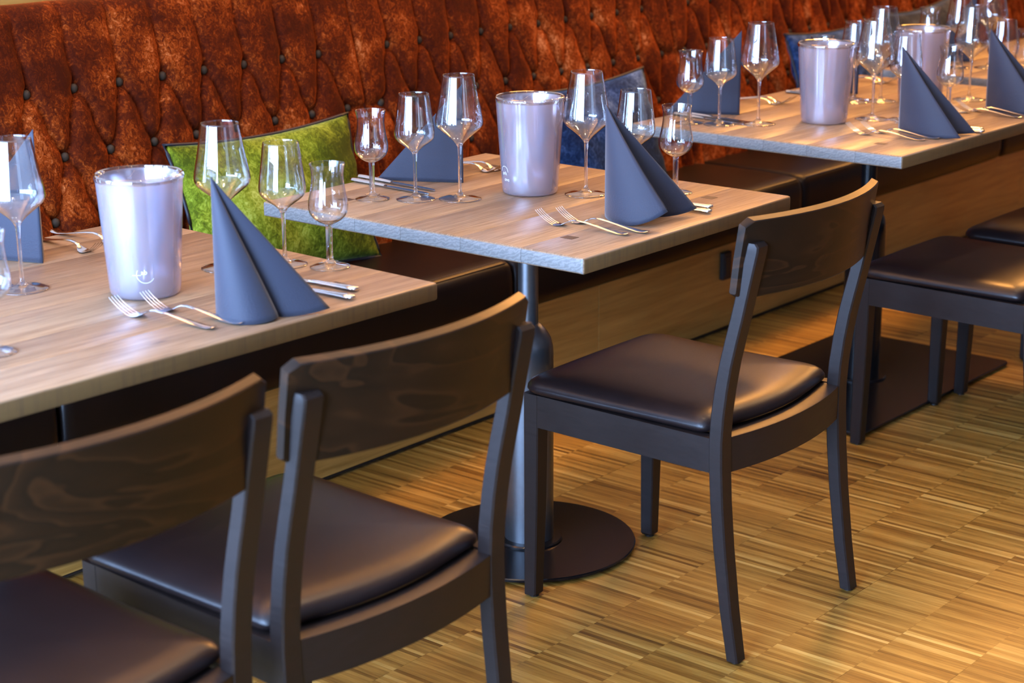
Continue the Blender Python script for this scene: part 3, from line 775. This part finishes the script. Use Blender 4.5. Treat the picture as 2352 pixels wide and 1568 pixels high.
sm = make_glass('tulip_glass', P_SM, .0348, .0058, '', 'small tulip glasses')
first = set()
def place(proto, x, y, rz, label, group):
    if proto.name not in first:
        first.add(proto.name); proto.location = (x, y, TOP); proto.rotation_euler = (0, 0, rz); proto['label'] = label; proto['group'] = group; return proto
    return copy_tree(proto, (x, y, TOP), rz, label, group)
TN = {1: 'the nearest table', 2: 'the middle table', 3: 'the third table', 4: 'the farthest table'}
LG = [(1, -1.096, .185, 'bench side of the nearest table, cut by the frame edge'), (1, -.785, .032, 'nearest table, behind its standing napkin and before the green cushion'),
      (2, -.089, .105, 'bench side of the middle table, beside the cooler'), (2, .107, -.066, 'aisle side of the middle table, between cooler and napkin'),
      (3, 1.077, .134, 'bench side of the third table, nearest end'), (3, 1.317, -.054, 'aisle side of the third table, just past the cooler'),
      (3, 1.598, .077, 'bench side of the third table, at its farther end'), (3, 1.771, -.096, 'aisle side of the third table, beside the last napkin'),
      (4, 2.40, .150, 'farthest table, its rim at the top of the frame'), (4, 2.62, -.06, 'farthest table, at the corner of the frame')]
for t_, x, y, s in LG: place(lg, x, y, rnd.random() * 6, 'large wine glass on the ' + s, 'large wine glasses')
MD = [(1, -.706, -.031, 'nearest table, between its large glass and the tulip glass'), (2, -.148, .173, 'bench side of the middle table, before its napkin'),
      (2, .165, -.147, 'aisle side of the middle table, half behind the napkin'), (3, 1.012, .207, 'bench side of the third table, before a napkin'),
      (3, 1.360, -.120, 'aisle side of the third table, half behind a napkin'), (3, 1.540, .126, 'bench side of the third table, just past the cooler'),
      (3, 1.815, -.165, 'aisle side of the third table, behind the last napkin'), (4, 2.345, .225, 'farthest table, between a tulip and a large glass')]
for t_, x, y, s in MD: place(md, x, y, rnd.random() * 6, 'medium wine glass on the ' + s, 'medium wine glasses')
SM = [(1, -1.352, -.095, 'nearest table, foot just inside the frame edge'), (1, -.669, -.104, 'nearest table, beside the knives and the wooden peg'),
      (2, -.199, .245, 'bench side of the middle table, beside the knives'), (2, .231, -.202, 'aisle side of the middle table, behind the napkin tip'),
      (3, .983, .277, 'bench side of the third table, nearest corner'), (3, 1.472, -.185, 'aisle side of the third table, before the farther cooler'),
      (3, 1.456, .180, 'third table, only its rim peeping over the cooler'), (3, 1.93, -.185, 'aisle side of the third table, farthest end'),
      (4, 2.295, .300, 'bench side of the farthest table, near its end edge')]
for t_, x, y, s in SM: place(sm, x, y, rnd.random() * 6, 'small tulip glass on the ' + s, 'small tulip glasses')

# ------------------------------------------------------------------ wine coolers
def arc_text(s, size, r0, z0, ang, depth=.0004, slope=.0):
    cu = bpy.data.curves.new('txt', 'FONT'); cu.body = s; cu.size = size; cu.align_x = 'CENTER'; cu.resolution_u = 3
    o = bpy.data.objects.new('txt', cu); C.objects.link(o); dg = bpy.context.evaluated_depsgraph_get()
    me = bpy.data.meshes.new_from_object(o.evaluated_get(dg)); bpy.data.objects.remove(o)
    V = [(v.co.x, v.co.y) for v in me.vertices]; F = [tuple(p.vertices) for p in me.polygons]; bpy.data.meshes.remove(me)
    return wrap(V, F, r0, z0, ang)
def rad(z): return .0571 + (.0705 - .0571) * z / .197
def wrap(V, F, r0, z0, ang):
    out = []
    for x, y in V:
        z = z0 + y; r = rad(z) + r0; th = ang + x / r
        out.append((r * math.cos(th), r * math.sin(th), z))
    return out, F
def make_cooler():
    rt = root('wine_cooler', (0, 0, TOP), '', 'wine cooler', 'frosted wine coolers')
    pr = [(.020, .0005), (.050, .0005), (.0545, .0015), (.0568, .0045), (.0571, .008)] + [(rad(z), z) for z in np.linspace(.012, .188, 9)] + [(.0706, .192), (.0712, .1945)]
    inn = [(.0695, .1945)] + [(rad(z) - .0022, z) for z in np.linspace(.188, .014, 9)] + [(.050, .008), (.004, .0075)]
    mb = MB(); mb.loft(lathe(pr + inn, 64), cap=False); mb.build('outer_wall', FROST, rt, True, 50)
    pi_ = [(rad(z) - .0075, z) for z in np.linspace(.020, .192, 8)] + [(.0655, .1965), (.0662, .1975)]
    mb = MB(); mb.loft(lathe([(.004, .012), (.042, .012), (.048, .016)] + pi_, 64), cap=False); mb.build('inner_wall', ACRYL, rt, True, 50)
    mb = MB(); mb.loft(lathe([(.0715, .190), (.0722, .1945), (.0715, .1985), (.0690, .2000), (.0662, .1990), (.0655, .1965)], 64), cap=False)
    mb.build('rim', ACRYL, rt, True, 50)
    return rt
cooler = make_cooler()
RIM_REFLECT = m_thin_glass('clear_rim', (.93, .88, .80), 5.0, (.75, .58, .36), .05)  # rim is clear; the gold it reflects is put into its tint
for ch in cooler.children:
    if ch.name.startswith('rim'): ch.data.materials[0] = RIM_REFLECT
cl = [(-.984, .006, 'frosted wine cooler on the nearest table, largest in view'), (.054, .038, 'frosted wine cooler in the centre of the middle table'),
      (1.207, .022, 'frosted wine cooler on the nearer half of the third table'), (1.655, -.010, 'frosted wine cooler on the farther half of the third table')]
coolers = []
for i, (x, y, s) in enumerate(cl):
    coolers.append(place(cooler, x, y, 0, s, 'frosted wine coolers') if i == 0 else copy_tree(cooler, (x, y, TOP), 0, s, 'frosted wine coolers'))
def emblem(rt, parts, name='emblem'):
    mb = MB()
    for V, F in parts: mb.add(V, F)
    o = mb.build(name, ETCH, rt); o['label'] = 'faint white printed emblem low on the cooler'
def arcband(r, w_, a0, a1, cx, cz, n=24):
    V = []; F = []
    for i in range(n + 1):
        a = math.radians(a0 + (a1 - a0) * i / n)
        V += [(cx + r * math.cos(a), cz + r * math.sin(a)), (cx + (r + w_) * math.cos(a), cz + (r + w_) * math.sin(a))]
    for i in range(n): F.append((2 * i, 2 * i + 1, 2 * i + 3, 2 * i + 2))
    return V, F
fa1 = math.atan2(-2.334 - .006, -2.863 + .984); fa2 = math.atan2(-2.334 - .038, -2.863 - .054)
V, F = arcband(.0140, .0008, 150, 330, 0, 0); e1 = [wrap(V, F, .0004, .045, fa1 + .02)]
e1.append(arc_text('ab', .011, .0004, .0450, fa1 - .02)); V = [(-.020, 0), (-.006, 0), (-.006, .0006), (-.020, .0006)]; e1.append(wrap(V, [(0, 1, 2, 3)], .0004, .0435, fa1))
emblem(coolers[0], e1)
V, F = arcband(.0110, .0009, 0, 180, 0, 0); ec = fa2 - 1.02
emblem(coolers[1], [wrap(V, F, .0004, .049, ec), arc_text('ark', .011, .0004, .0425, ec), arc_text('ove', .011, .0004, .030, ec + .10)])

# ------------------------------------------------------------------ napkins
def make_napkin(loc, h, wings, label, rz=0):
    mb = MB()
    for (a0, bend, Lw, lift, inner) in wings:
        for lay in range(2):
            nu, nv = 22, 24; V = []; F = []
            Ls = Lw * (1 - .06 * lay)
            for i in range(nv + 1):
                v = i / nv * (1 - .0); x = y = 0.0
                for j in range(nu + 1):
                    u = j / nu
                    if j:
                        um = (j - .5) / nu; a = math.radians(a0 + bend * um ** 1.4 * (1 - .25 * v)) + lay * inner * .02
                        st = Ls * (1 - v) / nu; x += st * math.cos(a); y += st * math.sin(a)
                    z = v * h + (1 - v) * lift * max(0, (u - .62) / .38) ** 1.6 + (lay * .004 * u * (1 - v))
                    off = lay * .0032 * inner * (1 - v * .8) * min(1, u * 4)
                    V.append((x - off * math.sin(math.radians(a0)), y + off * math.cos(math.radians(a0)), z))
            for i in range(nv):
                for j in range(nu): F.append((i * (nu + 1) + j, i * (nu + 1) + j + 1, (i + 1) * (nu + 1) + j + 1, (i + 1) * (nu + 1) + j))
            mb.add(V, F)
    me = mesh('napkin', mb.v, mb.f, NAP, True); o = obj('napkin', me, None, (loc[0], loc[1], TOP + .0006), rz)
    s = o.modifiers.new('thickness', 'SOLIDIFY'); s.thickness = .0014; s.offset = 0
    tag(o, label, 'napkin', 'slate blue standing paper napkins')
    return o
FRONT = [(-146, 112, .205, .030, 1), (-84, 68, .19, .012, 1)]
FRONT1 = [(-140, 165, .165, .004, 1), (-80, 72, .190, .006, 1)]
FRONTN = [(-124, 62, .190, .004, 1), (-88, 46, .190, .004, 1)]
BACK = [(121, -8, .190, .0, -1), (48, 20, .185, .0, 1)]
make_napkin((-.019, -.210), .212, FRONT, 'slate blue napkin on the aisle side of the middle table, corner curling up')
make_napkin((-.996, -.182), .215, FRONT1, 'slate blue napkin standing on the nearest table beside the forks and knives')
make_napkin((1.197, -.193), .205, FRONTN, 'slate blue napkin standing on the aisle side of the third table, nearer of two')
make_napkin((1.651, -.203), .208, FRONTN, 'slate blue napkin standing on the third table, cut by the frame edge')
make_napkin((.043, .212), .208, BACK, 'slate blue napkin on the bench side of the middle table, embossed border showing')
make_napkin((-.963, .309), .235, [(112, -6, .205, 0, -1), (50, 20, .18, 0, 1)], 'slate blue napkin standing on the bench side of the nearest table at the frame edge')
make_napkin((1.171, .250), .215, BACK, 'slate blue napkin standing on the bench side of the third table, nearer of two')
make_napkin((1.681, .193), .205, [(100, -6, .16, 0, -1), (48, 20, .18, 0, 1)], 'slate blue napkin on the third table, a narrow strip between glass stems')
make_napkin((2.50, .250), .205, [(118, -8, .185, 0, -1), (48, 20, .18, 0, 1)], 'slate blue napkin standing on the farthest table behind the stems')

# ------------------------------------------------------------------ cutlery (local: handle end at origin, pointing +Y)
def cut_section(y, z, hw, ht):
    return [(-hw, y, z), (-hw * .7, y, z + ht * .8), (0, y, z + ht), (hw * .7, y, z + ht * .8), (hw, y, z), (hw * .7, y, z - ht * .5), (0, y, z - ht * .6), (-hw * .7, y, z - ht * .5)]
def make_fork():
    rt = root('fork', (0, 0, TOP), '', 'fork', 'forks')
    hs = [(0, .0052, .0035, .0010), (.003, .0042, .0072, .0014), (.010, .0030, .0088, .0016), (.022, .0026, .0085, .0016), (.045, .0052, .0065, .0017), (.07, .0090, .0048, .0018), (.095, .0125, .0037, .0019), (.115, .0140, .0032, .0021), (.128, .0125, .0032, .0021), (.138, .0088, .0040, .0018)]
    MB().loft([cut_section(*s) for s in hs]).build('handle', STEEL, rt, True, 70)
    mb = MB()
    mb.loft([cut_section(*s) for s in [(.1375, .0090, .0040, .0018), (.143, .0062, .0070, .0013), (.150, .0032, .0108, .0010), (.158, .0018, .0124, .0009), (.166, .0022, .0124, .0009), (.1665, .0022, .0122, .0008)]])
    for k in range(4):
        cx = -.01035 + .0069 * k; pr = []
        for y, z, hw in ((.165, .0021, .0020), (.172, .0038, .0014), (.186, .0102, .0013), (.197, .0172, .0012), (.205, .0235, .0010), (.2075, .0255, .0006)):
            cxx = cx * (1 - .10 * (y - .165) / .04)
            pr.append([(cxx - hw, y, z), (cxx, y, z + .0009), (cxx + hw, y, z), (cxx, y, z - .0007)])
        mb.loft(pr)
    mb.build('tines', STEEL, rt, True, 60)
    return rt
def make_knife():
    rt = root('knife', (0, 0, TOP), '', 'knife', 'knives')
    hs = [(0, .0045, .0050, .0025), (.002, .0045, .0075, .0040), (.008, .0045, .0090, .0048), (.02, .0045, .0085, .0046), (.05, .0042, .0070, .0042), (.085, .0040, .0062, .0038), (.097, .0038, .0058, .0034), (.104, .0036, .0052, .0026)]
    MB().loft([cut_section(*s) for s in hs]).build('handle', STEEL, rt, True, 70)
    mb = MB(); pr = []
    for y, xl, xr in ((.102, -.005, .005), (.107, -.008, .0065), (.13, -.0095, .0068), (.17, -.0100, .0068), (.20, -.0095, .0066), (.222, -.0065, .0060), (.232, -.001, .0045), (.236, .0022, .0034)):
        c = (xl + xr) / 2
        pr.append([(xl, y, .0034), (c, y, .0041), (xr, y, .0040), (xr, y, .0028), (c, y, .0029), (xl, y, .0032)])
    mb.loft(pr).build('blade', STEEL, rt, True, 40)
    return rt
fork = make_fork(); knife = make_knife()
DEG = PI / 180
def forkpair(a, b, az, txt, daz=0):
    place(fork, a[0], a[1], az * DEG - PI / 2, 'steel fork ' + txt + ', the outer one', 'steel forks')
    place(fork, b[0], b[1], (az + daz) * DEG - PI / 2, 'steel fork ' + txt + ', the inner one', 'steel forks')
def knifepair(a, b, az, txt, daz=0):
    place(knife, a[0], a[1], az * DEG - PI / 2, 'steel knife ' + txt + ', the inner one', 'steel knives')
    place(knife, b[0], b[1], (az + daz) * DEG - PI / 2, 'steel knife ' + txt + ', the outer one', 'steel knives')
forkpair((-.152, -.365), (-.116, -.384), 93, 'on the aisle side of the middle table', -1)
forkpair((-1.066, -.256), (-1.022, -.270), 98, 'on the aisle side of the nearest table', -2)
forkpair((1.107, -.313), (1.145, -.330), 92, 'on the third table aisle side, nearer setting', -1)
forkpair((1.562, -.348), (1.60, -.360), 92, 'on the third table aisle side, farther setting', 0)
knifepair((.105, -.374), (.142, -.352), 92, 'on the aisle side of the middle table')
knifepair((-.807, -.296), (-.764, -.262), 94, 'on the aisle side of the nearest table')
knifepair((1.293, -.372), (1.322, -.355), 92, 'on the third table aisle side, nearer setting')
knifepair((-.089, .412), (-.052, .428), -93, 'on the bench side of the middle table', 0)
knifepair((1.070, .385), (1.100, .38), -97, 'on the third table bench side, nearer setting')
knifepair((1.582, .363), (1.602, .345), -92, 'on the third table bench side, farther setting')
forkpair((.200, .405), (.166, .412), -92, 'on the bench side of the middle table', 4)
forkpair((-.800, .500), (-.850, .48), -86, 'on the bench side of the nearest table', -8)
forkpair((1.40, .43), (1.365, .43), -88, 'on the third table bench side, nearer setting', 3)
forkpair((1.92, .40), (1.885, .40), -88, 'on the third table bench side, farther setting', 3)
